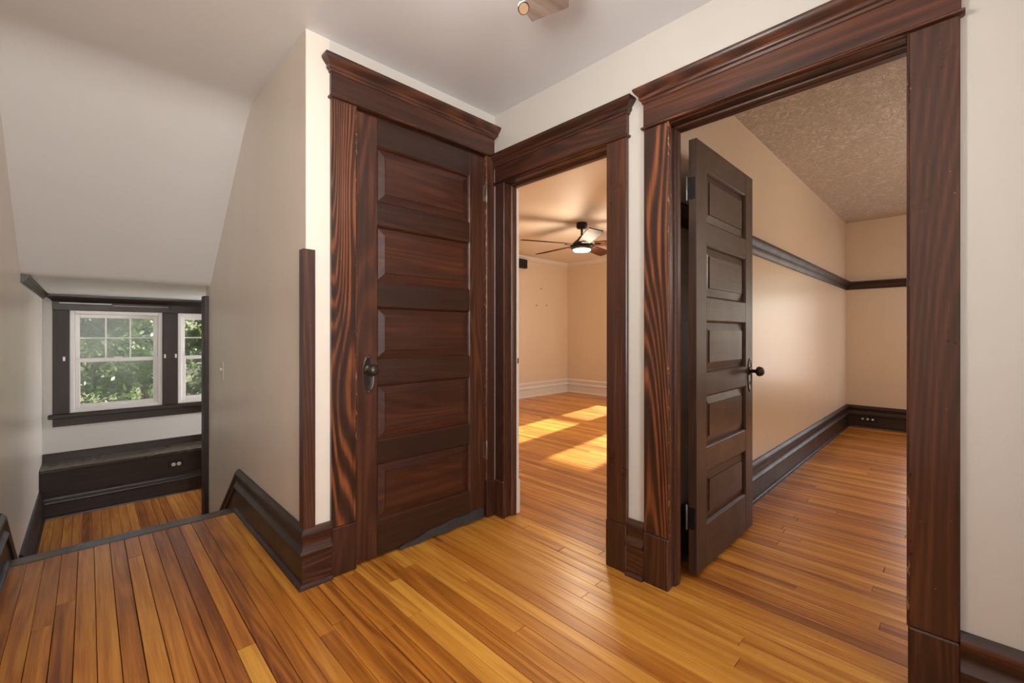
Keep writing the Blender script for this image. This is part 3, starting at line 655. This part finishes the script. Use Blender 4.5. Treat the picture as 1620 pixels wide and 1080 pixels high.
for i in range(22): ch.lathe([(.0003, -.0026), (.0022, -.001), (.0022, .001), (.0003, .0026)], (cx, cy, 1.836+i*.0062*2.6), 'Z', 6)
ch.lathe([(.0006, 0), (.0006, .37)], (cx, cy, 1.831), 'Z', 5)
pc = ch.build('pull_chain', BRONZE, fan)
dm = MB(); dm.lathe([(.0005, -.004), (.012, -.004), (.0135, -.002), (.0135, .002), (.012, .004), (.0005, .004)], (0, 0, 0), 'Z', 24)
vv = Vector((cx, cy, 0)).normalized(); q = Vector((-.35, -.45, -.75)).normalized().to_track_quat('Z', 'Y')
dm.v = [tuple(Vector((cx, cy, 1.822))+q @ Vector(v)) for v in dm.v]
dd = dm.build('pull_disc', BRONZE, pc, True)
dm = MB(); dm.lathe([(.0005, .0041), (.0112, .0041), (.0112, .0049), (.0005, .0049)], (0, 0, 0), 'Z', 24)
dm.v = [tuple(Vector((cx, cy, 1.822))+q @ Vector(v)) for v in dm.v]
dm.build('pull_disc_face', plain('pale_wood_disc', (.55, .36, .22), .5), pc, True)
lamp('hall_fan_light', 'POINT', (hx, hy, zh_-.22), 21, (1, .95, .88), shadow_soft_size=.10)
lamp('added_small_room_fill', 'POINT', (3.9, -.95, 1.72), 44, (1, .89, .74), shadow_soft_size=.12)  # added warm fill to brighten the small room, no fixture known

# ------------------------------------------------------------------ garden outside the landing windows
g = struct('ground', MB().box((-40, 7, -3.75), (45, 60, -3.55)), GRASS, 'sunlit lawn seen through the landing windows', 'lawn')
def tree(x, y, z0, h, r, seed, mat, label, nl, leaf=.085):
    R = random.Random(seed); root = empty('tree', (x, y, z0), label, 'tree', 'trees outside the landing windows')
    tk = MB(); zt = z0+h*.55
    rs = []
    for i in range(7):
        t = i/6; rr = .16*(1-.6*t); ox, oy = .12*math.sin(t*4+seed), .10*math.cos(t*3+seed)-.1*math.cos(seed)
        rs.append([(x+ox*t+rr*math.cos(a*math.pi/4), y+oy*t+rr*math.sin(a*math.pi/4), z0+t*(zt-z0)) for a in range(8)])
    tk.rings(rs)
    for j in range(5):
        a = R.uniform(0, 6.28); l = r*.7; b0 = Vector((x, y, zt-R.uniform(.2, 1.2))); b1 = b0+Vector((math.cos(a)*l, math.sin(a)*l, R.uniform(.4, 1.3)))
        tk.rings([[tuple(b0+Vector((.05*math.cos(k*2.1), .05*math.sin(k*2.1), 0))) for k in range(3)], [tuple(b1+Vector((.012*math.cos(k*2.1), .012*math.sin(k*2.1), 0))) for k in range(3)]])
    tk.build('trunk', BARK, root)
    cl = []
    zc0 = z0+h*.62; rz = h*.40
    for _ in range(70):
        u = Vector((R.gauss(0, 1), R.gauss(0, 1), R.gauss(0, 1))).normalized()*R.uniform(.45, 1)
        cl.append((Vector((x+u.x*r, y+u.y*r, zc0+u.z*rz)), R.uniform(.28, .55)*r*.5))
    f = MB()
    for i in range(nl):
        c, cr = cl[R.randrange(len(cl))]
        d = Vector((R.gauss(0, 1), R.gauss(0, 1), R.gauss(0, .6))).normalized()*cr*R.uniform(.3, 1.05)
        p = c+d; nrm = (d.normalized()*.6+Vector((R.uniform(-1, 1), R.uniform(-1, 1), R.uniform(.0, 1.2)))).normalized()
        t1 = nrm.orthogonal().normalized(); t1 = (Matrix.Rotation(R.uniform(0, 6.28), 3, nrm) @ t1); t2 = nrm.cross(t1); s = leaf*R.uniform(.7, 1.3)
        f.v += [tuple(p-t1*s), tuple(p+t2*s*.45), tuple(p+t1*s), tuple(p-t2*s*.45)]; b = len(f.v)
        f.f.append((b-4, b-3, b-2, b-1))
    me = bpy.data.meshes.new('foliage'); me.from_pydata([Vector(v)-Vector((x, y, z0)) for v in f.v], [], f.f); me.materials.append(mat)
    fo = bpy.data.objects.new('foliage', me); COL.objects.link(fo); fo.parent = root; fo['kind'] = 'stuff'
GZ = -3.55
tree(-.7, 9.9, GZ, 6.4, 1.75, 3, LEAF1, 'deep green leafy tree filling the left landing window', 26000, .055)
tree(2.6, 12.9, GZ, 7.0, 1.2, 5, LEAF2, 'yellow-green leafy tree behind the right landing window', 20000, .055)
tree(1.3, 17.4, GZ, 8.4, 2.1, 8, LEAF1, 'tall deep green tree standing between and behind the two nearest trees', 24000, .075)
tree(1.0, 24.5, GZ, 10.5, 3.6, 15, LEAF1, 'farthest tall dark tree closing off the lawn', 20000, .11)
